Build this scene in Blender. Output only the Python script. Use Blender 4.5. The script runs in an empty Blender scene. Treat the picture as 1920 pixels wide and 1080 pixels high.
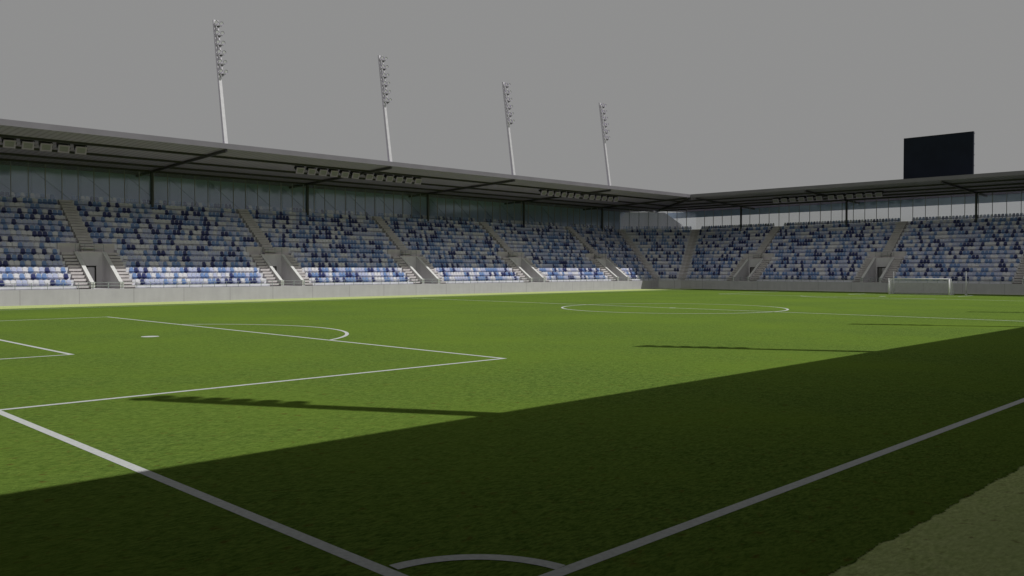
import bpy, bmesh, math, random
from mathutils import Vector, Matrix
random.seed(7)
SC = bpy.context.scene
COL = SC.collection
R = math.radians

# ------------------------------------------------------------------ dimensions (metres)
L, W = 111.53, 72.2                     # pitch
PD, PHW, GD, GHW, SPOT = 16.47, 19.617, 5.67, 6.76, 11.44
RC, RA, RK = 9.39, 9.47, 1.40
YN = 80.5                               # front wall of the long stand
XE = 118.9                              # front wall of the end stand
V1 = (116.2, 80.5); V2 = (118.9, 77.8)  # ends of the chamfered corner wall
T = math.tan(R(22.5))
RISE, TREAD, Z0, D0, NR = .6, .785, 1.68, .55, 16
ZW = 1.42                               # front wall top / walkway
DG = 12.45                              # glass line, metres behind the front wall
DEND = 17.0
def tz(n): return Z0 + RISE*n
def td(n): return D0 + TREAD*n
NC = [25.5+20.3*k for k in range(-1, 5)]     # stairways of the long stand
EC = [66.5, 45.4, 24.4, 3.3]                 # stairways of the end stand
NCOL = [-5.8+20.3*k for k in range(0, 7)]    # column grid 14.5, 34.8 ...
ECOL = [73.5, 54.4, 35.1, 15.8, -3.5]
KX, KY = .35, .765                            # sun slope

# ------------------------------------------------------------------ materials
def mat(name, col, rough=.6, spec=.3, noise=0., scale=3., stretch=(1,1,1), metal=0., bump=0., bscale=40., col2=None):
    m = bpy.data.materials.new(name); m.use_nodes = True
    nt = m.node_tree; b = nt.nodes['Principled BSDF']
    b.inputs['Base Color'].default_value = (*col, 1)
    b.inputs['Roughness'].default_value = rough
    b.inputs['Specular IOR Level'].default_value = spec
    b.inputs['Metallic'].default_value = metal
    if noise or bump:
        tc = nt.nodes.new('ShaderNodeTexCoord'); mp = nt.nodes.new('ShaderNodeMapping')
        mp.inputs['Scale'].default_value = stretch
        nt.links.new(tc.outputs['Object'], mp.inputs['Vector'])
    if noise:
        n = nt.nodes.new('ShaderNodeTexNoise'); n.inputs['Scale'].default_value = scale
        n.inputs['Detail'].default_value = 6
        nt.links.new(mp.outputs[0], n.inputs['Vector'])
        r = nt.nodes.new('ShaderNodeValToRGB')
        r.color_ramp.elements[0].position = .3; r.color_ramp.elements[1].position = .7
        c2 = col2 or tuple(min(1, c*(1+noise)) for c in col)
        c1 = tuple(c*(1-noise) for c in col)
        r.color_ramp.elements[0].color = (*c1, 1); r.color_ramp.elements[1].color = (*c2, 1)
        nt.links.new(n.outputs['Fac'], r.inputs['Fac']); nt.links.new(r.outputs['Color'], b.inputs['Base Color'])
    if bump:
        n = nt.nodes.new('ShaderNodeTexNoise'); n.inputs['Scale'].default_value = bscale; n.inputs['Detail'].default_value = 4
        nt.links.new(mp.outputs[0], n.inputs['Vector'])
        bp = nt.nodes.new('ShaderNodeBump'); bp.inputs['Strength'].default_value = bump; bp.inputs['Distance'].default_value = .02
        nt.links.new(n.outputs['Fac'], bp.inputs['Height']); nt.links.new(bp.outputs['Normal'], b.inputs['Normal'])
    return m

def math_node(nt, op, a, b=None, c=None):
    n = nt.nodes.new('ShaderNodeMath'); n.operation = op
    for i, v in enumerate((a, b, c)):
        if v is None: continue
        if isinstance(v, (int, float)): n.inputs[i].default_value = v
        else: nt.links.new(v, n.inputs[i])
    return n.outputs[0]

def grass(name, dark, light, patch, spots, bump=.6):
    """Mown grass: fine blade noise, larger clumps, dry specks, very faint mowing bands."""
    m = bpy.data.materials.new(name); m.use_nodes = True
    nt = m.node_tree; b = nt.nodes['Principled BSDF']
    b.inputs['Roughness'].default_value = .85; b.inputs['Specular IOR Level'].default_value = 0.0
    tc = nt.nodes.new('ShaderNodeTexCoord')
    def noise(scale, detail, stretch=(1,1,1), rot=0., rough=.55, dist=0.):
        mp = nt.nodes.new('ShaderNodeMapping'); mp.inputs['Scale'].default_value = stretch
        mp.inputs['Rotation'].default_value = (0, 0, rot)
        nt.links.new(tc.outputs['Object'], mp.inputs['Vector'])
        n = nt.nodes.new('ShaderNodeTexNoise'); n.inputs['Scale'].default_value = scale
        n.inputs['Detail'].default_value = detail; n.inputs['Roughness'].default_value = rough
        n.inputs['Distortion'].default_value = dist
        nt.links.new(mp.outputs[0], n.inputs['Vector']); return n.outputs['Fac']
    def ramp(f, p0, p1, c0, c1):
        r = nt.nodes.new('ShaderNodeValToRGB'); e = r.color_ramp.elements
        e[0].position = p0; e[1].position = p1; e[0].color = (*c0, 1); e[1].color = (*c1, 1)
        nt.links.new(f, r.inputs['Fac']); return r.outputs['Color']
    def mixc(f, a, c, mode='MIX'):
        x = nt.nodes.new('ShaderNodeMix'); x.data_type = 'RGBA'; x.blend_type = mode
        if isinstance(f, float): x.inputs[0].default_value = f
        else: nt.links.new(f, x.inputs[0])
        for i, v in ((6, a), (7, c)):
            if isinstance(v, tuple): x.inputs[i].default_value = (*v, 1)
            else: nt.links.new(v, x.inputs[i])
        return x.outputs[2]
    clump = noise(3.2, 8, (1, 1.5, 1), .6, .66, .4)
    fine = noise(7.5, 8, (1, 2.4, 1), .785, .72)
    base = ramp(clump, .38, .62, dark, light)
    fcol = ramp(fine, .36, .64, tuple(c*.62 for c in dark), tuple(c*1.32 for c in light))
    c = mixc(.6, base, fcol)
    big = noise(.11, 6, (1, 1, 1), .3, .6)
    c = mixc(ramp(big, .4, .75, (0, 0, 0), (.85, .85, .85)), c, patch)
    sp = noise(.7, 7, (1, 1, 1), 0, .7)
    c = mixc(ramp(sp, .62, .78, (0, 0, 0), (.55, .55, .55)), c, spots)
    sp2 = noise(3.7, 3, (1, 1.4, 1), 1., .6)
    c = mixc(ramp(sp2, .60, .72, (0, 0, 0), (.55, .55, .55)), c, (.11, .06, .018))
    nt.links.new(c, b.inputs['Base Color'])
    bp = nt.nodes.new('ShaderNodeBump'); bp.inputs['Strength'].default_value = bump; bp.inputs['Distance'].default_value = .03
    hh = math_node(nt, 'ADD', noise(22, 5, (1, 1.6, 1), .785, .75), math_node(nt, 'MULTIPLY', clump, 1.3))
    nt.links.new(hh, bp.inputs['Height']); nt.links.new(bp.outputs['Normal'], b.inputs['Normal'])
    return m

def concrete_wall(name, col, axis, joint=5.07):
    """Cast concrete: cloudy tone, rain streaks, a thin joint every few metres."""
    m = bpy.data.materials.new(name); m.use_nodes = True
    nt = m.node_tree; b = nt.nodes['Principled BSDF']; b.inputs['Roughness'].default_value = .85
    b.inputs['Specular IOR Level'].default_value = .2
    tc = nt.nodes.new('ShaderNodeTexCoord')
    def noise(scale, stretch, detail=5):
        mp = nt.nodes.new('ShaderNodeMapping'); mp.inputs['Scale'].default_value = stretch
        nt.links.new(tc.outputs['Object'], mp.inputs['Vector'])
        n = nt.nodes.new('ShaderNodeTexNoise'); n.inputs['Scale'].default_value = scale; n.inputs['Detail'].default_value = detail
        nt.links.new(mp.outputs[0], n.inputs['Vector']); return n.outputs['Fac']
    cloud = noise(.9, (1, 1, 1)); streak = noise(2.2, (1, 1, .12), 4)
    f = math_node(nt, 'ADD', math_node(nt, 'MULTIPLY', cloud, .22), math_node(nt, 'MULTIPLY', streak, .2))
    f = math_node(nt, 'ADD', f, .79)
    sep = nt.nodes.new('ShaderNodeSeparateXYZ'); nt.links.new(tc.outputs['Object'], sep.inputs[0])
    q = math_node(nt, 'DIVIDE', sep.outputs[axis], joint)
    fr = math_node(nt, 'FRACT', math_node(nt, 'ADD', q, 100.0))
    d = math_node(nt, 'ABSOLUTE', math_node(nt, 'SUBTRACT', fr, .5))
    j = math_node(nt, 'LESS_THAN', d, .009)
    f = math_node(nt, 'MULTIPLY', f, math_node(nt, 'SUBTRACT', 1.0, math_node(nt, 'MULTIPLY', j, .22)))
    mul = nt.nodes.new('ShaderNodeMix'); mul.data_type = 'RGBA'; mul.blend_type = 'MULTIPLY'; mul.inputs[0].default_value = 1
    mul.inputs[6].default_value = (*col, 1)
    nt.links.new(f, mul.inputs[7]); nt.links.new(mul.outputs[2], b.inputs['Base Color'])
    return m

def glass_mat(name, tint, haze, amount, gloss):
    m = bpy.data.materials.new(name); m.use_nodes = True
    nt = m.node_tree; nt.nodes.clear()
    o = nt.nodes.new('ShaderNodeOutputMaterial')
    tr = nt.nodes.new('ShaderNodeBsdfTransparent'); tr.inputs[0].default_value = (*tint, 1)
    df = nt.nodes.new('ShaderNodeBsdfDiffuse'); df.inputs[0].default_value = (*haze, 1)
    gl = nt.nodes.new('ShaderNodeBsdfGlossy'); gl.inputs['Roughness'].default_value = .08; gl.inputs[0].default_value = (.78, .84, .97, 1)
    m1 = nt.nodes.new('ShaderNodeMixShader'); m1.inputs[0].default_value = amount
    m2 = nt.nodes.new('ShaderNodeMixShader'); m2.inputs[0].default_value = gloss
    nt.links.new(tr.outputs[0], m1.inputs[1]); nt.links.new(df.outputs[0], m1.inputs[2])
    nt.links.new(m1.outputs[0], m2.inputs[1]); nt.links.new(gl.outputs[0], m2.inputs[2])
    nt.links.new(m2.outputs[0], o.inputs[0]); return m

def corrugated(name, col, axis, pitch=.6):
    m = mat(name, col, .55, .3)
    nt = m.node_tree; b = nt.nodes['Principled BSDF']
    tc = nt.nodes.new('ShaderNodeTexCoord'); sep = nt.nodes.new('ShaderNodeSeparateXYZ')
    nt.links.new(tc.outputs['Object'], sep.inputs[0])
    w = math_node(nt, 'SINE', math_node(nt, 'MULTIPLY', sep.outputs[axis], 2*math.pi/pitch))
    w = math_node(nt, 'MULTIPLY_ADD', w, .5, .5)
    w = math_node(nt, 'POWER', w, 3.0)
    f = math_node(nt, 'MULTIPLY_ADD', w, -.35, 1.08)
    n = nt.nodes.new('ShaderNodeTexNoise'); n.inputs['Scale'].default_value = .35; n.inputs['Detail'].default_value = 4
    nt.links.new(tc.outputs['Object'], n.inputs['Vector'])
    f = math_node(nt, 'MULTIPLY', f, math_node(nt, 'MULTIPLY_ADD', n.outputs['Fac'], .3, .85))
    mul = nt.nodes.new('ShaderNodeMix'); mul.data_type = 'RGBA'; mul.blend_type = 'MULTIPLY'; mul.inputs[0].default_value = 1
    mul.inputs[6].default_value = (*col, 1)
    nt.links.new(f, mul.inputs[7]); nt.links.new(mul.outputs[2], b.inputs['Base Color'])
    return m

M = {}
M['turf'] = grass('turf', (.054, .110, .020), (.170, .252, .050), (.155, .240, .034), (.205, .195, .040))
M['verge'] = grass('verge', (.42, .53, .17), (.60, .66, .30), (.46, .55, .23), (.60, .54, .30), .35)
M['line'] = mat('line_paint', (.58, .60, .59), .9, .05, .10, 14)
M['wallN'] = concrete_wall('wall_concrete_long', (.385, .372, .41), 0)
M['wallE'] = concrete_wall('wall_concrete_end', (.46, .455, .47), 1)  # same concrete in a lighter tone, to offset the shade on this wall
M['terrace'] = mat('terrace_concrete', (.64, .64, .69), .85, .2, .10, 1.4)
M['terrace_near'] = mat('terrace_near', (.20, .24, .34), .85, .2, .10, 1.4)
M['stair'] = mat('stair_concrete', (.54, .505, .515), .85, .2, .10, 1.2)
M['vom'] = mat('gangway_concrete', (.55, .535, .55), .85, .2, .09, 1.0, (1, 1, .3))
M['cope'] = mat('coping_concrete', (.66, .66, .65), .8, .2, .05, 2)
M['soffitN'] = corrugated('roof_sheet_long', (.31, .262, .385), 0)
M['soffitE'] = corrugated('roof_sheet_end', (.31, .262, .385), 1)
M['fascia'] = mat('fascia_metal', (.15, .142, .158), .5, .3, .08, .5)
M['steel'] = mat('dark_steel', (.06, .055, .062), .5, .3, .10, 2)
M['col'] = mat('column_steel', (.055, .058, .06), .5, .3, .08, 2)
M['mullion'] = mat('mullion_metal', (.32, .32, .34), .5, .3, .05, 2)
M['rail'] = mat('galvanised_rail', (.30, .33, .35), .45, .4, .08, 5, metal=.3)
M['glass'] = glass_mat('screen_glass', (.985, .992, .992), (.46, .50, .53), .055, .042)
M['teal'] = mat('teal_cladding', (.38, .50, .70), .35, .4, .12, .25)
M['brace'] = mat('teal_brace', (.30, .41, .57), .5, .3, .05, 2)
M['tower'] = mat('stairwell_concrete', (.86, .84, .86), .85, .2, .08, .8, (1, 1, .3))
M['doorframe'] = mat('door_frame_black', (.012, .012, .012), .5)
M['door'] = mat('door_grey', (.48, .47, .49), .5, .3, .06, 3)
M['doordark'] = mat('door_gap', (.14, .14, .135), .6)
M['mast'] = mat('mast_galvanised', (.50, .49, .51), .45, .4, .06, 2, metal=.15)
M['lamp'] = mat('lamp_housing', (.45, .365, .58), .6, .2, .06, 4)
M['lens'] = mat('lamp_lens', (.30, .27, .35), .6, .1, .08, 6)
M['mastlens'] = mat('mast_lens', (.52, .52, .53), .4, .3, .1, 4)
M['black'] = mat('lamp_bracket', (.015, .015, .015), .5)
M['screen'] = mat('screen_panel', (.007, .0105, .0175), .55, .10, .15, .6)
M['screenframe'] = mat('screen_frame', (.22, .22, .23), .5, .3, .1, 3)
M['white'] = mat('goal_white', (.80, .79, .81), .4, .4, .05, 3)
M['net'] = mat('net_cord', (.78, .78, .80), .8, .1, .05, 3)
SEATC = [((.66, .65, .70), .23), ((.45, .48, .66), .28), ((.165, .26, .50), .29), ((.028, .038, .15), .20)]
SEATN = ['white', 'pale blue', 'mid blue', 'navy']
for nme, (c, _) in zip(SEATN, SEATC): M['seat_'+nme] = mat('seat_plastic_'+nme.replace(' ', '_'), c, .45, .35, .10, 1.5)

# ------------------------------------------------------------------ helpers
def tag(o, label=None, cat=None, group=None, kind=None):
    if label: o['label'] = label
    if cat: o['category'] = cat
    if group: o['group'] = group
    if kind: o['kind'] = kind
    return o
def empty(name, loc=(0, 0, 0), rz=0.):
    o = bpy.data.objects.new(name, None); COL.objects.link(o); o.location = loc; o.rotation_euler[2] = rz
    o.empty_display_size = .3; return o
class MB:
    def __init__(s): s.v = []; s.f = []
    def add(s, vs, fs):
        b = len(s.v); s.v += [tuple(v) for v in vs]; s.f += [tuple(b+i for i in f) for f in fs]; return s
    def box(s, x0, x1, y0, y1, z0, z1):
        return s.add([(x0,y0,z0),(x1,y0,z0),(x1,y1,z0),(x0,y1,z0),(x0,y0,z1),(x1,y0,z1),(x1,y1,z1),(x0,y1,z1)],
            [(0,3,2,1),(4,5,6,7),(0,1,5,4),(1,2,6,5),(2,3,7,6),(3,0,4,7)])
    def bar(s, a, b, w, h=None, up=(0,0,1)):
        a = Vector(a); b = Vector(b); h = h or w; d = (b-a).normalized(); u = Vector(up)
        r = d.cross(u)
        if r.length < 1e-4: r = d.cross(Vector((1,0,0)))
        r.normalize(); u = r.cross(d).normalized()
        vs = [p + r*sx*w/2 + u*sy*h/2 for p in (a, b) for sx, sy in ((-1,-1),(1,-1),(1,1),(-1,1))]
        return s.add(vs, [(0,1,2,3),(7,6,5,4),(0,4,5,1),(1,5,6,2),(2,6,7,3),(3,7,4,0)])
    def tube(s, a, b, r0, r1=None, n=10):
        a = Vector(a); b = Vector(b); r1 = r0 if r1 is None else r1; d = (b-a).normalized()
        r = d.cross(Vector((0,0,1)))
        if r.length < 1e-4: r = Vector((1,0,0))
        r.normalize(); u = r.cross(d)
        vs = []
        for p, rr in ((a, r0), (b, r1)):
            for i in range(n):
                t = 2*math.pi*i/n; vs.append(p + r*math.cos(t)*rr + u*math.sin(t)*rr)
        return s.add(vs, [(i, (i+1) % n, n+(i+1) % n, n+i) for i in range(n)] + [tuple(range(n-1, -1, -1)), tuple(range(n, 2*n))])
    def prism(s, poly, fa, fb):
        """poly: 2-D points; fa, fb: functions placing a point at each end."""
        n = len(poly); vs = [fa(*p) for p in poly] + [fb(*p) for p in poly]
        return s.add(vs, [(i, (i+1) % n, n+(i+1) % n, n+i) for i in range(n)] + [tuple(range(n-1, -1, -1)), tuple(range(n, 2*n))])
    def mesh(s, name, m, smooth=False, recalc=True):
        me = bpy.data.meshes.new(name); me.from_pydata(s.v, [], s.f)
        if recalc:
            bm = bmesh.new(); bm.from_mesh(me); bmesh.ops.recalc_face_normals(bm, faces=bm.faces); bm.to_mesh(me); bm.free()
        me.materials.append(m)
        if smooth:
            for p in me.polygons: p.use_smooth = True
        return me
    def build(s, name, m, parent=None, smooth=False, recalc=True):
        o = bpy.data.objects.new(name, s.mesh(name, m, smooth, recalc)); COL.objects.link(o)
        if parent: o.parent = parent
        return o
def copy_tree(o, parent=None):
    c = o.copy(); COL.objects.link(c)
    if parent: c.parent = parent
    for ch in list(o.children): copy_tree(ch, c)
    return c
ORD = ['zeroth','first','second','third','fourth','fifth','sixth','seventh','eighth','ninth','tenth','eleventh','twelfth',
       'thirteenth','fourteenth','fifteenth','sixteenth','seventeenth','eighteenth','nineteenth','twentieth']

# stand frames: (s along the wall, d behind the wall, z) -> world
def FN(s, d, z): return (s, YN+d, z)
def FE(s, d, z): return (XE+d, s, z)
def mN(d): return (V1[0]+T*d, V1[1]+d)
def mE(d): return (V2[0]+d, V2[1]+T*d)
C45 = (math.sqrt(.5), -math.sqrt(.5))       # along the chamfer, from N corner to E corner

# ------------------------------------------------------------------ ground, pitch, markings
g = MB(); g.add([(-900,-900,-.02),(1000,-900,-.02),(1000,1000,-.02),(-900,1000,-.02)], [(0,1,2,3)])
tag(g.build('ground', mat('outer_ground', (.16, .155, .13), .9, .1, .2, .05), recalc=False), kind='structure')
g = MB(); g.add([(-9,-9,0),(126,-9,0),(126,88,0),(-9,88,0)], [(0,1,2,3)])
tag(g.build('verge_grass', M['verge'], recalc=False), kind='structure')
# turf sheet with a ragged cut edge along both touchlines
xs = []; x = -9.0
while x < 119: xs.append(x); x += (.035 if x < 22 else .5)
def rag(x, ph):
    if x > 24: return 0
    return (.012*math.sin(x*1.7+ph)+.012*math.sin(x*4.3+1+ph)+.01*math.sin(x*11.1)) + random.uniform(-.025, .025)
vs = []; fs = []
for i, x in enumerate(xs):
    vs += [(x, -2.08+rag(x, 0), .006), (x, W+2.08, .006)]
    if i: fs.append((2*i-2, 2*i, 2*i+1, 2*i-1))
g = MB(); g.add(vs, fs)
tag(g.build('pitch_turf', M['turf'], recalc=False), kind='structure')
LW = .185; ZL = .010
g = MB()
def seg(a, b, w=LW, z=ZL):
    a = Vector((*a, 0)); b = Vector((*b, 0)); d = (b-a).normalized(); n = Vector((-d.y, d.x, 0))*w/2
    g.add([(p.x, p.y, z) for p in (a-n, b-n, b+n, a+n)], [(0,1,2,3)])
def arc(cx, cy, r, a0, a1, n=96, w=LW, z=ZL+.003):
    vs = []; fs = []
    for i in range(n+1):
        t = a0+(a1-a0)*i/n
        vs += [(cx+(r-w/2)*math.cos(t), cy+(r-w/2)*math.sin(t), z), (cx+(r+w/2)*math.cos(t), cy+(r+w/2)*math.sin(t), z)]
        if i: fs.append((2*i-2, 2*i-1, 2*i+1, 2*i))
    g.add(vs, fs)
h = LW/2
seg((-h, 0), (L+h, 0)); seg((-h, W), (L+h, W))
seg((-.12, h), (-.12, W-h)); seg((L, h), (L, W-h)); seg((L/2, h), (L/2, W-h))
YC = W/2
for sx, x0 in ((1, 0), (-1, L)):
    for dpt, hw in ((PD, PHW), (GD, GHW)):
        gl0 = -.12+h if sx > 0 else L-h
        seg((gl0, YC-hw), (x0+sx*(dpt+h), YC-hw)); seg((gl0, YC+hw), (x0+sx*(dpt+h), YC+hw))
        seg((x0+sx*dpt, YC-hw+h), (x0+sx*dpt, YC+hw-h))
    arc(x0+sx*SPOT, YC, .42/2, 0, 2*math.pi, 32, .42)
    a = math.acos((PD+h-SPOT)/RA)
    if sx > 0: arc(SPOT, YC, RA, -a, a)
    else: arc(L-SPOT, YC, RA, math.pi-a, math.pi+a)
arc(L/2, YC, RC, 0, 2*math.pi, 160); arc(L/2, YC, .3/2, 0, 2*math.pi, 32, .3)
for cx, cy, a0 in ((-.08,0,0), (L,0,90), (L,W,180), (0,W,270)):
    e = math.asin(h/RK); arc(cx, cy, RK, R(a0)+e, R(a0+90)-e, 40)
tag(g.build('pitch_markings', M['line'], recalc=False), kind='structure')

# ------------------------------------------------------------------ grandstands
def terrace_profile(n0, dend, d_start=None):
    """closed (d,z) polygon of the stepped terrace from row n0 upward"""
    p = []
    if n0 == 0: p += [(.25, 0), (.25, ZW), (td(0), ZW)]
    else: p += [(td(n0), 0)]
    for n in range(n0, NR): p += [(td(n), tz(n)), (td(n+1) if n < NR-1 else dend, tz(n))]
    p += [(dend, 0)]
    return p
def stepped(da, z1, steps, t, r):
    q = []                                    # each tread has a nosing that overhangs a recessed riser
    for i in range(steps):
        z = z1+i*r; o = .30
        q += [(da+i*t+o, z-r), (da+i*t+o, z-.235), (da+i*t, z-.235), (da+i*t, z)]
    return q+[(da+steps*t, z1+(steps-1)*r), (da+steps*t, z1+(steps-1)*r-.15)]
def flight(F, s0, s1, da, db, za, steps):
    """solid flight of steps from (da,za) to db"""
    m = MB(); t = (db-da)/steps; r = RISE/TREAD*t
    p = [(da, za-.25)]
    p += stepped(da, za+r, steps, t, r)
    p += [(db, za+steps*r-.55)]
    m.prism(p, lambda d, z: F(s0, d, z), lambda d, z: F(s1, d, z)); return m

ROOFZ = lambda d, d0: 15.30 - .0365*(d-d0)       # underside height, d0 = front edge offset
def vomitory(F, c, root, door_side):
    v = empty('gangway_entrance'); v.parent = root
    DB, ZL_ = 4.9, 4.98
    for sg in (-1, 1):
        s0, s1 = (c+sg*1.2, c+sg*1.5)
        m = MB(); p = [(.26, ZW-.02), (.26, 2.03), (.5, 2.03), (DB+.02, ZL_+.05), (DB+.3, ZL_+.05), (DB+.3, ZW-.02)]
        m.prism(p, lambda d, z: F(s0, d, z), lambda d, z: F(s1, d, z)); m.build('side_wall', M['vom'], v)
        m = MB(); p = [(.235, ZW), (.235, 2.09), (.5, 2.09), (DB, ZL_+.11), (DB, ZL_+.052), (.505, 2.032), (.258, 2.032), (.258, ZW)]
        a, b = c+sg*1.17, c+sg*1.53
        m.prism(p, lambda d, z: F(a, d, z), lambda d, z: F(b, d, z)); m.build('coping', M['cope'], v)
        a, b = c+sg*1.53, c+sg*2.72
        flight(F, a, b, D0-.02, DB+.3, ZW, 11).build('stair_flight', M['stair'], v)
    # floor, back wall with doorway, landing
    m = MB(); dz0 = 3.66; dw0, dw1 = c-.95*door_side-.0, c+.55*door_side
    lo, hi = min(dw0, dw1), max(dw0, dw1)
    def bx(s0, s1, d0, d1, z0, z1):
        m.prism([(d0,z0),(d1,z0),(d1,z1),(d0,z1)], lambda d, z: F(s0, d, z), lambda d, z: F(s1, d, z))
    bx(c-1.2, lo, DB, DB+.25, ZW-.1, ZL_); bx(hi, c+1.2, DB, DB+.25, ZW-.1, ZL_); bx(lo, hi, DB, DB+.25, dz0, ZL_)
    m.build('back_wall', M['vom'], v)
    m = MB(); bx(c-1.2, c+1.2, .25, DB+1.2, ZW-.3, ZW-.01); m.build('floor_slab', M['vom'], v)
    fr = empty('doorway'); fr.parent = v
    m = MB(); bx(lo, lo+.13, DB-.03, DB+.2, ZW, dz0-.13); bx(hi-.13, hi, DB-.03, DB+.2, ZW, dz0-.13); bx(lo, hi, DB-.03, DB+.2, dz0-.13, dz0)
    m.build('door_frame', M['doorframe'], fr)
    sp = lo+.13+(hi-lo-.26)*(.45 if door_side > 0 else .55)
    m = MB(); bx(lo+.13, sp, DB+.1, DB+.16, ZW, dz0-.13); m.build('door_leaf', M['doordark'] if door_side > 0 else M['door'], fr)
    m = MB(); bx(sp, hi-.13, DB+.06, DB+.12, ZW, dz0-.13); m.build('door_leaf', M['door'] if door_side > 0 else M['doordark'], fr)
    m = MB(); bx(c-2.74, c+2.74, DB+.3, td(7), ZL_-.25, ZL_); bx(c-1.5, c+1.5, DB, DB+.3, ZL_, ZL_+.1)
    m.build('landing', M['stair'], v)
    for a, b in ((c-2.74, c-.7), (c+.7, c+2.74)):
        m = MB(); bx(a, b, td(7)-.14, td(7)-.004, ZL_, tz(7)+.06); m.build('retaining_wall', M['stair'], v)
    # lower part of the terrace under the landing, seen from the side
    m = MB()
    for zz in (ZL_+.45, ZL_+.85): m.bar(F(c-1.35, DB+.15, zz), F(c+1.35, DB+.15, zz), .04)
    for k in range(4): m.bar(F(c-1.35+.9*k, DB+.15, ZL_+.1), F(c-1.35+.9*k, DB+.15, ZL_+.85), .04)
    m.build('handrail', M['rail'], v)
    return v

def railing(F, s0, s1, root):
    m = MB(); n = max(1, round((s1-s0)/1.33)); dd = .1
    for zz in (1.72, 2.03): m.bar(F(s0, dd, zz), F(s1, dd, zz), .045)
    for k in range(n+1): s = s0+(s1-s0)*k/n; m.bar(F(s, dd, ZW), F(s, dd, 2.03), .045)
    return m.build('railing', M['rail'], root)

def central_flight(F, c, root):
    flight(F, c-.68, c+.68, td(7)-TREAD+.0, td(NR-1)+.02, tz(7)-RISE-.0, 2*(NR-7)).build('stair_flight', M['stair'], root)

def straight_stand(F, s_min, s_max, cs, cols, mitre_hi, wallm, root, rails=True):
    """mitre_hi: function d -> s of the far end (mitre)"""
    # front wall
    m = MB(); p = [(0,0),(.25,0),(.25,ZW),(0,ZW)]
    m.prism(p, lambda d, z: F(s_min, d, z), lambda d, z: F(mitre_hi(d), d, z)); m.build('front_wall', wallm, root)
    cs_in = sorted(c for c in cs if s_min < c < s_max)
    cuts = [s_min] + sum([[c-2.75, c+2.75] for c in cs_in], []) 
    segs = []
    for i in range(0, len(cuts), 2):
        a = cuts[i]; b = cuts[i+1] if i+1 < len(cuts) else None
        segs.append((a, b))
    full = terrace_profile(0, DEND)
    for a, b in segs:
        m = MB(); m.prism(full, lambda d, z: F(a, d, z), (lambda d, z: F(mitre_hi(d), d, z)) if b is None else (lambda d, z: F(b, d, z)))
        m.build('terrace', M['terrace'], root)
    up = terrace_profile(7, DEND)
    for c in cs_in:
        m = MB(); m.prism(up, lambda d, z: F(c-2.75, d, z), lambda d, z: F(c+2.75, d, z)); m.build('terrace', M['terrace'], root)

# ---- long stand
NS0 = -12.0
north = tag(empty('grandstand', (50, YN, 0)), 'long grandstand on the left with four visible masts above its grey roof', 'grandstand')
def P(o, root=None): return o
north.location = (0, 0, 0)
straight_stand(FN, NS0, V1[0], NC, NCOL, lambda d: V1[0]+T*d, M['wallN'], north)
for c in NC:
    vomitory(FN, c, north, 1); central_flight(FN, c, north)
ed = [NS0]+[v for c in NC for v in (c,)]+[V1[0]]
for a, b in zip(ed[:-1], ed[1:]): railing(FN, a+.02, b-.02, north)

# ---- end stand
east = tag(empty('grandstand'), 'end grandstand behind the goal with the black screen above its roof', 'grandstand')
ES0 = -9.0
FEr = FE
def straight_E():
    m = MB(); p = [(0,0),(.25,0),(.25,ZW),(0,ZW)]
    m.prism(p, lambda d, z: FE(ES0, d, z), lambda d, z: FE(V2[1]+T*d, d, z)); m.build('front_wall', M['wallE'], east)
    cs_in = sorted(EC); full = terrace_profile(0, DEND); up = terrace_profile(7, DEND)
    cuts = [ES0]+sum([[c-2.75, c+2.75] for c in cs_in], [])
    for i in range(0, len(cuts), 2):
        a = cuts[i]; b = cuts[i+1] if i+1 < len(cuts) else None
        m = MB(); m.prism(full, lambda d, z: FE(a, d, z), (lambda d, z: FE(V2[1]+T*d, d, z)) if b is None else (lambda d, z: FE(b, d, z)))
        m.build('terrace', M['terrace'], east)
    for c in cs_in:
        m = MB(); m.prism(up, lambda d, z: FE(c-2.75, d, z), lambda d, z: FE(c+2.75, d, z)); m.build('terrace', M['terrace'], east)
        vomitory(FE, c, east, -1); central_flight(FE, c, east)
    ed = [ES0]+sorted(EC)+[V2[1]]
    for a, b in zip(ed[:-1], ed[1:]): railing(FE, a+.02, b-.02, east)
straight_E()

# ---- corner stand
corner = tag(empty('grandstand'), 'narrow angled corner block of seating between two stairways', 'grandstand')
m = MB(); m.prism([(0,0),(.25,0),(.25,ZW),(0,ZW)], lambda d, z: (*mN(d), z), lambda d, z: (*mE(d), z)); m.build('front_wall', M['wallE'], corner)
m = MB(); m.prism(terrace_profile(0, DEND), lambda d, z: (*mN(d), z), lambda d, z: (*mE(d), z)); m.build('terrace', M['terrace'], corner)
def mitre_flight(side):
    m = MB(); steps = 2*NR-1; da = D0-.02; t = TREAD/2; r = RISE/2
    p = [(da, ZW-.4)]
    z = ZW+.13
    p += stepped(da, Z0+.006, steps, t, r)
    p += [(da+steps*t, tz(NR-1)-.8)]
    hw = .68
    if side == 0:
        m.prism(p, lambda d, z: (mN(d)[0]-hw, mN(d)[1], z), lambda d, z: (*mN(d), z))
        m.prism(p, lambda d, z: (*mN(d), z), lambda d, z: (mN(d)[0]+C45[0]*hw, mN(d)[1]+C45[1]*hw, z))
    else:
        m.prism(p, lambda d, z: (mE(d)[0]-C45[0]*hw, mE(d)[1]-C45[1]*hw, z), lambda d, z: (*mE(d), z))
        m.prism(p, lambda d, z: (*mE(d), z), lambda d, z: (mE(d)[0], mE(d)[1]-hw, z))
    m.build('stair_flight', M['stair'], corner)
mitre_flight(0); mitre_flight(1)
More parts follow.
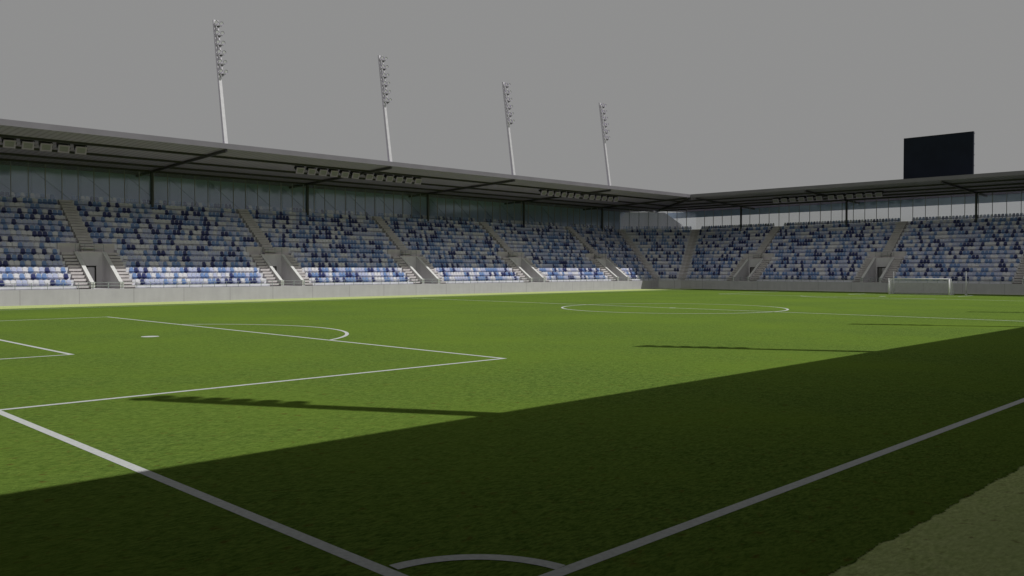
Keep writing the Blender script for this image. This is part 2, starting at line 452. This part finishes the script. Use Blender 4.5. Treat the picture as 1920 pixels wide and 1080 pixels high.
def FC(s, d, z):
    ca = Vector(mN(d)); cb = Vector(mE(d)); ln = (cb-ca).length
    q = (ca+cb)/2 + (cb-ca).normalized()*s
    return (q.x, q.y, z)
railing(FC, -1.9, 1.9, corner)

# ---- roofs
YR, XR = 74.5, 116.7                      # front edges
DRN = YR-YN; DRE = XR-XE                  # offsets of the roof edge from the wall
NB, EB = 97.6, 136.2                      # back edges
zN = lambda y: 15.30-.0372*(y-YR)
zE = lambda x: 15.24-.0445*(x-XR)
NX0, EY0 = -14., -12.
TH = .46
def hip(t): return (XR+t*(EB-XR), YR+t*(NB-YR), 15.28+t*(14.40-15.28))
def roof(root, which):
    rf = empty('roof'); rf.parent = root
    m = MB()
    A = hip(0); B = hip(1)
    CUT = 224.2                                       # the roof is cut off behind the corner glass, in front of the stairwell
    t = (CUT-XR-YR)/(EB-XR+NB-YR); K = hip(t)
    if which == 'N': lo = [(NX0, YR, zN(YR)), A, K, (CUT-NB+2.6, NB, zN(NB)), (NX0, NB, zN(NB))]
    else: lo = [(XR, EY0, zE(XR)), (EB, EY0, zE(EB)), (EB, CUT-EB, zE(EB)), K, A]
    up = [(x, y, z+TH) for x, y, z in lo]
    m.add(lo+up, [(4,3,2,1,0),(5,6,7,8,9)]+[(i, (i+1) % 5, 5+(i+1) % 5, 5+i) for i in range(5)])
    m.build('roof_sheet', M['soffitN'] if which == 'N' else M['soffitE'], rf)
    m = MB()
    if which == 'N': m.prism([(-.05,-.03),(-.003,-.03),(-.003,TH+.03),(-.05,TH+.03)], lambda a, z: (NX0, YR+a, zN(YR)+z), lambda a, z: (XR+a, YR+a, A[2]+z))
    else: m.prism([(-.05,-.03),(-.003,-.03),(-.003,TH+.03),(-.05,TH+.03)], lambda a, z: (XR+a, EY0, zE(XR)+z), lambda a, z: (XR+a, YR+a, A[2]+z))
    m.build('fascia', M['fascia'], rf)
    # purlins
    n = 4
    for k, f in enumerate((.205, .47, .70, .855+.0)):
        if which == 'N': f = ((79.1, 84.7, 89.1, YN+DG)[k]-YR)/(NB-YR)
        else: f = ((120.4, 124.6, 128.2, XE+DG)[k]-XR)/(EB-XR)
        m = MB()
        hx, hy, hz = hip(f)
        if which == 'N': y = hy; m.prism([(-.12,-.21),(.12,-.21),(.12,0),(-.12,0)], lambda a, z: (NX0, y+a, zN(y)+z), lambda a, z: (hx, y+a, zN(y)*.5+hz*.5+z))
        else: x = hx; m.prism([(-.12,-.21),(.12,-.21),(.12,0),(-.12,0)], lambda a, z: (x+a, EY0, zE(x)+z), lambda a, z: (x+a, hy, zE(x)*.5+hz*.5+z))
        m.build('purlin', M['steel'], rf)
    for c in (NCOL if which == 'N' else ECOL):
        m = MB()
        if which == 'N': m.bar((c, YR+.15, zN(YR)-.20), (c, NB-.3, zN(NB)-.14), .20, .26)
        else: m.bar((XR+.15, c, zE(XR)-.20), (EB-.3, c, zE(EB)-.14), .20, .26)
        m.build('rafter', M['steel'], rf)
    if which == 'N':
        m = MB(); a = hip(.01); b = hip((223.9-XR-YR)/(EB-XR+NB-YR)); m.bar((a[0], a[1], a[2]-.2), (b[0], b[1], b[2]-.2), .26, .38); m.build('rafter', M['steel'], rf)
    return rf
roof(north, 'N'); roof(east, 'E')
# columns, on the glass line
for c in NCOL:
    m = MB(); m.box(c-.13, c+.13, YN+DG-.30, YN+DG-.04, tz(14), zN(YN+DG)-.3); m.build('column', M['col'], north)
for c in ECOL:
    m = MB(); m.box(XE+DG-.30, XE+DG-.04, c-.13, c+.13, tz(14), zE(XE+DG)-.3); m.build('column', M['col'], east)
# glass screens, one pane and one mullion at a time
def panes(F, s0, s1, zt, root, pitch, off=0.):
    n = max(1, round((s1-s0)/pitch)); w = (s1-s0)/n
    z0 = tz(NR-2)+.15
    pm = MB(); a = F(0, DG, 0); b = F(w-.06, DG+.012, 0)
    base = Vector(F(0, DG, 0))
    def lp(s, d, z): return tuple(Vector(F(s, d, z))-base)
    pm.prism([(DG, z0), (DG+.015, z0), (DG+.015, zt), (DG, zt)], lambda d, z: lp(.03, d, z), lambda d, z: lp(w-.03, d, z))
    mm = MB(); mm.prism([(DG-.05, z0), (DG+.07, z0), (DG+.07, zt), (DG-.05, zt)], lambda d, z: lp(-.03, d, z), lambda d, z: lp(.03, d, z))
    pme = pm.mesh('glass_pane', M['glass']); mme = mm.mesh('mullion', M['mullion'])
    for k in range(n):
        o = bpy.data.objects.new('glass_pane', pme); COL.objects.link(o); o.parent = root
        o.location = Vector(F(s0+k*w, DG, 0))
        q = bpy.data.objects.new('mullion', mme); COL.objects.link(q); q.parent = o
panes(FN, 9.0, V1[0]+T*DG, zN(YN+DG), north, 1.64)
panes(FE, 14.5, V2[1]+T*DG, zE(XE+DG), east, 1.83)
ca = Vector(mN(DG)); cb = Vector(mE(DG)); u = (cb-ca).normalized(); n_ = 8; w = (cb-ca).length/n_
for k in range(n_):
    a = ca+u*(w*k+.03); b = ca+u*(w*(k+1)-.03)
    m = MB(); m.bar((a.x, a.y, (tz(14)+14.4)/2+.1), (b.x, b.y, (tz(14)+14.4)/2+.1), .015, 14.4-tz(14)+.1)
    o = m.build('glass_pane', M['glass'], corner)
    m = MB(); m.bar((a.x, a.y, tz(14)), (a.x, a.y, 14.5), .06, .12); m.build('mullion', M['mullion'], o)
# cladding behind the glass
m = MB(); m.box(NS0, 129.5, NB-.35, NB-.15, 9.5, 14.445)
rw = m.build('rear_cladding', M['teal'], north)
x = NS0
while x < 108:
    m = MB(); m.bar((x, NB-.6, 14.2), (x+4.6, NB-.6, 10.6), .11, .11); m.build('brace', M['brace'], rw)
    m = MB(); m.bar((x+5.07, NB-.6, 14.2), (x+5.07, NB-.6, 10.2), .12, .12); m.build('brace', M['brace'], rw)
    x += 5.07
m = MB(); m.box(EB-.35, EB-.15, EY0, 92.5, 13.25, zE(EB)-.003)
m.build('rear_cladding', M['teal'], east)
# concrete stairwell wall behind the corner glass: a trapezoid leaning in at both sides
CAM = Vector((-5.7166, -6.203, 3.2997))
m = MB(); SUM = 224.5
pts = [(x, SUM-x, z) for x, z in ((124.0, 8.0), (126.2, 11.58), (127.9, 14.36), (133.2, 14.36), (135.93, 11.58), (139.4, 8.0))]
fr = [(x, y, z) for x, y, z in pts]; bk = [(x+.25, y+.25, z) for x, y, z in pts]; n = len(pts)
m.add(fr+bk, [tuple(range(n)), tuple(range(2*n-1, n-1, -1))]+[(i, (i+1) % n, n+(i+1) % n, n+i) for i in range(n)])
m.build('stairwell_wall', M['tower'], corner)

# ---- the two stands behind the camera: they shade the foreground
YS = -4.06
near = tag(empty('grandstand'), 'near grandstand whose roof and masts throw the dark shadows over the foreground turf', 'grandstand')
def FS(s, d, z): return (s, -8.4-d, z)
m = MB(); m.prism([(0,0),(.25,0),(.25,ZW),(0,ZW)], lambda d, z: FS(-40, d, z), lambda d, z: FS(126, d, z)); m.build('front_wall', M['wallN'], near)
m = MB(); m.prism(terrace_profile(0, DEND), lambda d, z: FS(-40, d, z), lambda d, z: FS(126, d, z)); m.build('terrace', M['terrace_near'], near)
rf = empty('roof'); rf.parent = near
m = MB(); m.add([(-40, YS, 15.25), (150, YS, 15.25), (150, YS-22, 14.5), (-40, YS-22, 14.5), (-40, YS, 15.7), (150, YS, 15.7), (150, YS-22, 14.95), (-40, YS-22, 14.95)],
    [(0,1,2,3),(4,5,6,7),(0,1,5,4),(1,2,6,5),(2,3,7,6),(3,0,4,7)]); m.build('roof_sheet', M['soffitN'], rf)
m = MB(); m.box(-40, 150, -26.4, -26.2, 8, 14.5); m.build('rear_cladding', M['teal'], near)
west = tag(empty('grandstand'), 'end grandstand behind the nearest goal line', 'grandstand')
def FW(s, d, z): return (-8.6-d, s, z)
m = MB(); m.prism([(0,0),(.25,0),(.25,ZW),(0,ZW)], lambda d, z: FW(-8, d, z), lambda d, z: FW(80, d, z)); m.build('front_wall', M['wallE'], west)
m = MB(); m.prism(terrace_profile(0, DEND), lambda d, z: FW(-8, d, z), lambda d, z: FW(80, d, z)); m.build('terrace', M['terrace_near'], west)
m = MB(); m.box(-26.4, -26.2, -12, 100, 0, 14.5); m.build('rear_cladding', M['teal'], west)  # unseen wall added to keep sky light off the foreground
rf = empty('roof'); rf.parent = west
m = MB(); m.add([(-4.6, YS-1, 15.2), (-4.6, 100, 15.2), (-26, 100, 14.5), (-26, YS-1, 14.5), (-4.6, YS-1, 15.65), (-4.6, 100, 15.65), (-26, 100, 14.95), (-26, YS-1, 14.95)],
    [(0,1,2,3),(4,5,6,7),(0,1,5,4),(1,2,6,5),(2,3,7,6),(3,0,4,7)]); m.build('roof_sheet', M['soffitE'], rf)  # unseen roof, front edge drawn forward to darken the foreground

# ------------------------------------------------------------------ seats
def seat_geom():
    """one moulded seat facing -Y, origin at the foot of the back: rounded back, folded pan, wall bracket"""
    vs = []; fs = []
    def add(v, f): b = len(vs); vs.extend(v); fs.extend([tuple(b+i for i in q) for q in f])
    # back shell outline (x, z); bell shape, wider at the pan
    half = [(.205, .10), (.222, .16), (.215, .26), (.196, .38), (.188, .48), (.168, .565), (.125, .615), (.06, .635)]
    out = half + [(-x, z) for x, z in reversed(half)]
    n = len(out)
    def yb(x, z): return -.05*(z-.1)/.5*-1 - .035*(x/.2)**2*1.0 - .02
    front = [(x, yb(x, z)-.03, z) for x, z in out]; back = [(x, yb(x, z)+.012, z) for x, z in out]
    f = []
    k = len(half)
    for i in range(k-1): f.append((i, i+1, n-2-i, n-1-i))
    fb = [tuple(n+j for j in reversed(q)) for q in f]
    side = [(i, (i+1) % n, n+(i+1) % n, n+i) for i in range(n)]
    add(front+back, f+fb+side)
    # pan, tipped up a little, rounded front
    pan = [(-.205, -.04), (.205, -.04), (.222, -.16), (.20, -.27), (.13, -.315), (-.13, -.315), (-.20, -.27), (-.222, -.16)]
    def zp(y): return .20 + (-y-.04)*.28
    top = [(x, y, zp(y)+.03) for x, y in pan]; bot = [(x, y, zp(y)-.03) for x, y in pan]
    m_ = len(pan)
    add(top+bot, [tuple(range(m_-1, -1, -1)), tuple(range(m_, 2*m_))]+[(i, (i+1) % m_, m_+(i+1) % m_, m_+i) for i in range(m_)])
    # bracket
    x0, x1, y0, y1, z0, z1 = -.05, .05, -.16, -.02, 0.0, .18
    add([(x0,y0,z0),(x1,y0,z0),(x1,y1,z0),(x0,y1,z0),(x0,y0,z1),(x1,y0,z1),(x1,y1,z1),(x0,y1,z1)],
        [(0,3,2,1),(0,1,5,4),(1,2,6,5),(2,3,7,6),(3,0,4,7)])
    return vs, fs
SV, SF = seat_geom()
smesh = []
for nme in SEATN:
    mb = MB(); mb.add(SV, SF); smesh.append(mb.mesh('stadium_seat', M['seat_'+nme]))
PITCH = .475
cum = []
a = 0
for c, p in SEATC: a += p; cum.append(a)
rs = random.Random(21)
last = [0]
def pick():
    if rs.random() < .07: return last[0]
    r = rs.random()
    for i, c in enumerate(cum):
        if r <= c: last[0] = i; return i
    last[0] = 0; return 0
seats = []       # (x, y, z, rz, colour, row, block, index from stair)
def row_run(F, s0, s1, n, rz, block):
    cnt = int((s1-s0-.06)/PITCH)
    if cnt < 1: return
    p0 = (s0+s1)/2-(cnt-1)*PITCH/2
    for k in range(cnt):
        x, y, z = F(p0+k*PITCH, td(n)+TREAD-.02, tz(n))
        seats.append((x, y, z, rz, pick(), n, block, k, cnt))
for n in range(NR):
    hwid = 2.76 if n < 7 else .74
    dd = td(n)+.4
    ends = [9.5]
    for c in NC: ends += [c-hwid, c+hwid] if c > 9.5 else []
    ends.append(V1[0]+T*dd-.72)
    for i in range(0, len(ends), 2): row_run(FN, ends[i], ends[i+1], n, 0, 'N%d' % (i//2))
    half = ((Vector(mE(dd))-Vector(mN(dd))).length)/2-.72
    row_run(FC, -half, half, n, R(-45), 'C')
    ends = [14.0]
    for c in sorted(EC):
        if c > 14: ends += [c-hwid, c+hwid]
    ends.append(V2[1]+T*dd-.72)
    for i in range(0, len(ends), 2): row_run(FE, ends[i], ends[i+1], n, R(-90), 'E%d' % (i//2))
yaw, pitch_ = .7869416643, -.0216903
fdir = Vector((math.cos(pitch_)*math.cos(yaw), math.cos(pitch_)*math.sin(yaw), math.sin(pitch_)))
rdir = fdir.cross(Vector((0,0,1))).normalized(); udir = rdir.cross(fdir)
def px(p):
    d = Vector(p)-CAM; z = d.dot(fdir); return (960+1613.62*d.dot(rdir)/z, 540-1613.62*d.dot(udir)/z, z)
inview = []; rest = []
for s in seats:
    q = px(s[:3])
    (inview if -3 < q[0] < 1923 else rest).append((q[2], s))
inview.sort(key=lambda t: t[0])
solo = [s for _, s in inview[:300]]; mass = [s for _, s in inview[300:]]+[s for _, s in rest]
for s in solo:
    x, y, z, rz, c, n, blk, k, cnt = s
    o = bpy.data.objects.new('stadium_seat', smesh[c]); COL.objects.link(o); o.location = (x, y, z); o.rotation_euler[2] = rz
    if blk == 'N0': pos = ORD[cnt-k]+' seat left of the leftmost stairs' if cnt-k <= 20 else 'seat %d left of the leftmost stairs' % (cnt-k)
    else: pos = ORD[k+1]+' seat right of the leftmost stairs' if k+1 <= 20 else 'seat %d right of the leftmost stairs' % (k+1)
    lab = '%s plastic seat, %s row up, %s' % (SEATN[c], ORD[n+1], pos)
    tag(o, lab, 'stadium seat', 'blue and white plastic seats on the terraces')
me = bpy.data.meshes.new('stadium_seats')
V = []; Fc = []; mi = []
for x, y, z, rz, c, *_ in mass:
    cs, sn = math.cos(rz), math.sin(rz); b = len(V)
    V += [(x+cs*a-sn*bb, y+sn*a+cs*bb, z+cc) for a, bb, cc in SV]
    Fc += [tuple(b+i for i in f) for f in SF]; mi += [c]*len(SF)
me.from_pydata(V, [], Fc)
for nme in SEATN: me.materials.append(M['seat_'+nme])
me.polygons.foreach_set('material_index', mi)
bm = bmesh.new(); bm.from_mesh(me); bmesh.ops.recalc_face_normals(bm, faces=bm.faces); bm.to_mesh(me); bm.free()
o = bpy.data.objects.new('stadium_seats', me); COL.objects.link(o)
tag(o, 'distant rows of white, pale blue, mid blue and navy plastic seats filling the terraces', 'stadium seats', 'blue and white plastic seats on the terraces', 'stuff')

# ------------------------------------------------------------------ floodlight masts
def make_mast(lean=(-.25, 1.75), w0=.185, w1=.12, k_=1.0):
    r = empty('floodlight_mast')
    lx, ly = lean; H = 12.6
    def ax(z): return Vector((lx*z/H, ly*z/H, z))
    m = MB(); a = ax(-.45); b = ax(H)
    m.add([(a.x-w0, a.y-w0, a.z), (a.x+w0, a.y-w0, a.z), (a.x+w0, a.y+w0, a.z), (a.x-w0, a.y+w0, a.z),
           (b.x-w1, b.y-w1, b.z), (b.x+w1, b.y-w1, b.z), (b.x+w1, b.y+w1, b.z), (b.x-w1, b.y+w1, b.z)],
          [(0,3,2,1),(4,5,6,7),(0,1,5,4),(1,2,6,5),(2,3,7,6),(3,0,4,7)])
    m.build('pole', M['mast'], r)
    m = MB(); m.bar(ax(H-.1)+Vector((.13, -.44, 0)), ax(H-5.8)+Vector((.13, -.44, 0)), .13, .10); m.build('shadow_bar', M['mast'], r)  # bar added to make the mast's shadow on the turf more continuous
    for k in range(6):
        c = ax(H-.42-.98*k)
        for hx in (-.14, .40):    # two lamp heads per level, tilted at the pitch, on the -Y side
            m = MB()
            ctr = c+Vector((hx, -.62, .03)); tilt = R(18)
            n_ = Vector((0, -math.cos(tilt), -math.sin(tilt))); u_ = Vector((0, -math.sin(tilt), math.cos(tilt))); x_ = Vector((1, 0, 0))
            def q(a, b, d): return ctr+x_*a+u_*b+n_*d
            sec = [(-.17*k_, .08*k_), (.02, .165*k_), (.11, .19*k_)]
            vs = []; N = 12
            for d, rr in sec:
                for i in range(N): t = 2*math.pi*i/N; vs.append(q(rr*math.cos(t)*1.1, rr*math.sin(t), d))
            fs = [tuple(range(N))]
            for j in range(2): fs += [(j*N+i, j*N+(i+1) % N, (j+1)*N+(i+1) % N, (j+1)*N+i) for i in range(N)]
            m.add(vs, fs)
            hd = m.build('lamp_head', M['lamp'], r)
            m = MB(); vs = [q(.165*math.cos(2*math.pi*i/N)*1.1, .165*math.sin(2*math.pi*i/N), .09) for i in range(N)]; m.add(vs, [tuple(range(N))]); m.build('lens', M['mastlens'], hd)
        m = MB(); m.bar(c+Vector((0, 0, -.02)), c+Vector((.12, -.60, -.20)), .07); m.bar(c+Vector((-.2, -.55, -.22)), c+Vector((.48, -.55, -.22)), .06)
        m.build('bracket', M['mast'], r)
        m = MB(); m.box(c.x+.0, c.x+.26, c.y-.66, c.y-.46, c.z-.36, c.z-.29); m.build('ballast_box', M['black'], r)
        m = MB(); m.box(c.x-.06, c.x+.08, c.y-.34, c.y-.16, c.z-.2, c.z+.14); m.build('junction_box', M['white'], r)
    return r
mast = make_mast()
where = ['leftmost and tallest looking of the four', 'second from the left of the four', 'third from the left of the four', 'rightmost and smallest looking of the four']
for k in range(4):
    o = mast if k == 0 else copy_tree(mast)
    o.location = (34.8+20.3*k, YR+.35, 15.75)
    tag(o, 'grey leaning floodlight mast with six pairs of lamps, %s' % where[k], 'floodlight mast', 'floodlight masts on the roofs')
smast = make_mast((.55, 1.2), .24, .18, 1.45); smast.rotation_euler[2] = math.pi
for k, xx in enumerate((13.3, 34.4, 55.45, 76.5)):
    o = smast if k == 0 else copy_tree(smast)
    o.location = (xx+.4, -5.0, 15.7)
    tag(o, 'floodlight mast on the near roof casting the %s thin shadow across the turf' % ('nearest and longest', 'second nearest', 'third nearest', 'farthest')[k], 'floodlight mast', 'floodlight masts on the roofs')

# ------------------------------------------------------------------ floodlights under the roofs
def make_flood():
    r = empty('floodlight')
    tilt = R(26); n_ = Vector((0, -math.cos(tilt), -math.sin(tilt))); u_ = Vector((0, -math.sin(tilt), math.cos(tilt)))
    ctr = Vector((0, -.1, -.50))
    def q(a, b, d): return ctr+Vector((1,0,0))*a+u_*b+n_*d
    m = MB()
    def ring(a, b, d): return [q(-a, -b, d), q(a, -b, d), q(a, b, d), q(-a, b, d)]
    vs = ring(.22, .16, -.32)+ring(.46, .33, -.02)+ring(.50, .37, .02)+ring(.50, .37, .10)+ring(.36, .24, .10)
    fs = [(0,1,2,3)]
    for j in range(4): fs += [(4*j+i, 4*j+(i+1) % 4, 4*j+4+(i+1) % 4, 4*j+4+i) for i in range(4)]
    m.add(vs, fs); hs = m.build('housing', M['lamp'], r)
    m = MB(); m.add(ring(.40, .28, .075), [(0,1,2,3)]); m.build('lens', M['lens'], r)
    m = MB(); m.bar((-.56, .05, .0), (-.56, -.1, -.50), .05, .09); m.bar((.56, .05, .0), (.56, -.1, -.50), .05, .09); m.bar((-.56, .05, -.03), (.56, .05, -.03), .16, .07)
    m.build('bracket', M['black'], r)
    m = MB(); m.box(-.45, .45, .05, .45, -.30, -.08); m.build('ballast_box', M['black'], r)
    return r
fl = make_flood(); first = True
def flood(loc, rz, lab):
    global first
    o = fl if first else copy_tree(fl); first = False
    o.location = loc; o.rotation_euler[2] = rz
    tag(o, lab, 'floodlight', 'floodlights hung under the roofs')
offs = [-(1.0+1.51*k) for k in range(5, -1, -1)]+[1.0+1.51*k for k in range(6)]
gname = {0: 'left end of the long roof', 2: 'middle of the long roof', 4: 'far end of the long roof'}
for gi, cidx in enumerate((1, 3, 5)):
    for i, of in enumerate(offs):
        x = NCOL[cidx]+of
        if px((x, 80.4, 14.8))[0] < -25: continue
        lab = 'square floodlight, %s from left in the %s row under the long roof' % (ORD[i+1 if gi else i-6], ('leftmost', 'middle', 'farthest')[gi])
        flood((x, 80.5, zN(80.5)-.02), 0, lab)
for i, of in enumerate(offs[::-1]):
    flood((123.6, ECOL[1]+of*.97, zE(123.6)-.02), R(-90), 'square floodlight, %s from left in the row under the end roof' % ORD[i+1])

# ------------------------------------------------------------------ big screen
sc = tag(empty('video_screen', (120, 36.7, 15.6)), 'large blank black video screen standing on the end roof', 'screen')
y0, y1, z0, z1 = -4.45, 4.42, .15, 6.12
m = MB(); m.box(-.12, .0, y0, y1, z0, z1); m.build('display_panel', M['screen'], sc)
m = MB()
fw = .10
m.box(-.14, .30, y0-fw, y0-.003, z0-fw, z1+fw); m.box(-.14, .30, y1+.003, y1+fw, z0-fw, z1+fw); m.box(-.14, .30, y0-.003, y1+.003, z1+.003, z1+fw); m.box(-.14, .30, y0-.003, y1+.003, z0-fw, z0-.003)
m.build('frame', M['screen'], sc)
m = MB()
for k in range(7):
    yy = y0+.05+(y1-y0-.1)*k/6; m.bar((.36, yy, z0), (.36, yy, z1), .1, .12)
for k in range(5):
    zz = z0+.1+(z1-z0-.2)*k/4; m.bar((.45, y0-.12, zz), (.45, y1+.12, zz), .12, .1)
m.build('rear_frame', M['screenframe'], sc)
for yy in (y0+.8, (y0+y1)/2, y1-.8):
    m = MB(); m.bar((.2, yy, -.25), (.2, yy, z0), .16, .16); m.bar((1.6, yy, -.3), (.4, yy, 3.2), .12, .12); m.build('support_leg', M['screenframe'], sc)

# ------------------------------------------------------------------ far goal and the two poles behind it
GX, GY0, GY1, GH = 110.95, 32.07, 39.6, 2.12
gl = tag(empty('football_goal', (GX, YC, 0)), 'white football goal with a white net at the far end of the pitch', 'goal')
ya, yb = GY0-YC, GY1-YC
for yy in (ya, yb):
    m = MB(); m.tube((0, yy, 0), (0, yy, GH), .075, n=12); m.build('post', M['white'], gl, True)
m = MB(); m.tube((0, ya-.07, GH-.06), (0, yb+.07, GH-.06), .065, n=12); m.build('crossbar', M['white'], gl, True)
m = MB(); DT, DBm = .75, 2.0
for yy in (ya, yb):
    m.tube((0, yy, GH-.05), (DT, yy, GH-.05), .03, n=8); m.tube((DT, yy, GH-.05), (DBm, yy, .03), .03, n=8); m.tube((0, yy, .03), (DBm, yy, .03), .03, n=8)
m.tube((DBm, ya, .03), (DBm, yb, .03), .03, n=8)
m.build('net_frame', M['white'], gl, True)
m = MB(); cd = .017; st = .15
nn = int((yb-ya)/st)
for k in range(nn+1):
    yy = ya+(yb-ya)*k/nn
    m.bar((.02, yy, GH-.06), (DT, yy, GH-.06), cd); m.bar((DT, yy, GH-.06), (DBm, yy, .03), cd)
ln = math.hypot(DBm-DT, GH-.09); kk = int(ln/st)
for k in range(kk+1):
    t = k/kk; xx = DT+(DBm-DT)*t; zz = GH-.06+(.03-GH+.06)*t; m.bar((xx, ya, zz), (xx, yb, zz), cd)
    for yy in (ya, yb): m.bar((.02, yy, zz), (xx, yy, zz), cd)
for k in range(5): xx = DT*k/5; m.bar((xx, ya, GH-.06), (xx, yb, GH-.06), cd)
for yy in (ya, yb):
    x = st
    while x < DBm:
        zt = GH-.06 if x <= DT else GH-.06+(x-DT)/(DBm-DT)*(.03-GH+.06)
        m.bar((x, yy, .03), (x, yy, zt), cd); x += st
m.build('net', M['net'], gl)
for yy, lab in ((40.15, 'slim white pole standing behind the left side of the goal net'), (31.0, 'slim white pole standing alone to the right of the goal')):
    r = tag(empty('net_pole', (114.0, yy, 0)), lab, 'pole', 'white poles behind the goal')
    m = MB(); m.tube((0, 0, 0), (0, 0, 3.0), .07, n=12); m.tube((0, 0, 3.0), (0, 0, 3.05), .07, .03, n=12); m.build('shaft', M['white'], r, True)
    m = MB(); m.tube((0, 0, .006), (0, 0, .06), .16, .14, n=14); m.build('base_plate', M['white'], r)

# ------------------------------------------------------------------ light, sky, camera
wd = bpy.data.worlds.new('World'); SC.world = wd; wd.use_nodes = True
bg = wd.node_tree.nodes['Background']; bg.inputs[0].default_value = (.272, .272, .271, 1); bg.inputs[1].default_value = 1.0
# grey sky, its unseen side behind the camera brightened to lift the shaded stands
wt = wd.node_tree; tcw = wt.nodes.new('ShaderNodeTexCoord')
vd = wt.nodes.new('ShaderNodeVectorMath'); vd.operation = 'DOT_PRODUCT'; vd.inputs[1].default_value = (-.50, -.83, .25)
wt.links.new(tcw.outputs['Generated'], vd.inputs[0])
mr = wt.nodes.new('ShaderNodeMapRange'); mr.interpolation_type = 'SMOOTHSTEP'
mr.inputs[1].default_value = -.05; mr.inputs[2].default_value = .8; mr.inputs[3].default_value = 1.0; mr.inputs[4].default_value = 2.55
wt.links.new(vd.outputs['Value'], mr.inputs[0]); # ... and darkened overhead to deepen the shaded turf
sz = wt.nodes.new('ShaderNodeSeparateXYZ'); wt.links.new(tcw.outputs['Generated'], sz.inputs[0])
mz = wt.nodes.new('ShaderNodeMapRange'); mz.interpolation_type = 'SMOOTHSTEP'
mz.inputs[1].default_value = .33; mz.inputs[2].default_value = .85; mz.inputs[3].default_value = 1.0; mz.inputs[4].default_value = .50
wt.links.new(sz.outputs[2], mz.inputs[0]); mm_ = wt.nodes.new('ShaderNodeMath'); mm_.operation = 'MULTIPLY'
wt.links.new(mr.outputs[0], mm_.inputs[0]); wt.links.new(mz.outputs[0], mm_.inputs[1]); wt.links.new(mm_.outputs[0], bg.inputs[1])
sl = bpy.data.lights.new('sun', 'SUN'); sl.energy = 2.7; sl.angle = R(.4); sl.color = (1, .985, .955)
so = bpy.data.objects.new('sun', sl); COL.objects.link(so)
so.rotation_euler = Vector((-KX, KY, -1)).to_track_quat('-Z', 'Y').to_euler()
so.location = (60, 0, 60)
cd_ = bpy.data.cameras.new('camera'); co = bpy.data.objects.new('camera', cd_); COL.objects.link(co); SC.camera = co
cd_.sensor_width = 36; cd_.lens = 1613.62/1920*36; cd_.clip_end = 3000; cd_.clip_start = .1
co.location = CAM; co.rotation_euler = (math.pi/2+pitch_, 0, yaw-math.pi/2)
SC.view_settings.view_transform = 'Standard'; SC.view_settings.look = 'None'; SC.view_settings.exposure = 0; SC.view_settings.gamma = 1
SC.cycles.transparent_max_bounces = 16
SC.cycles.max_bounces = 6
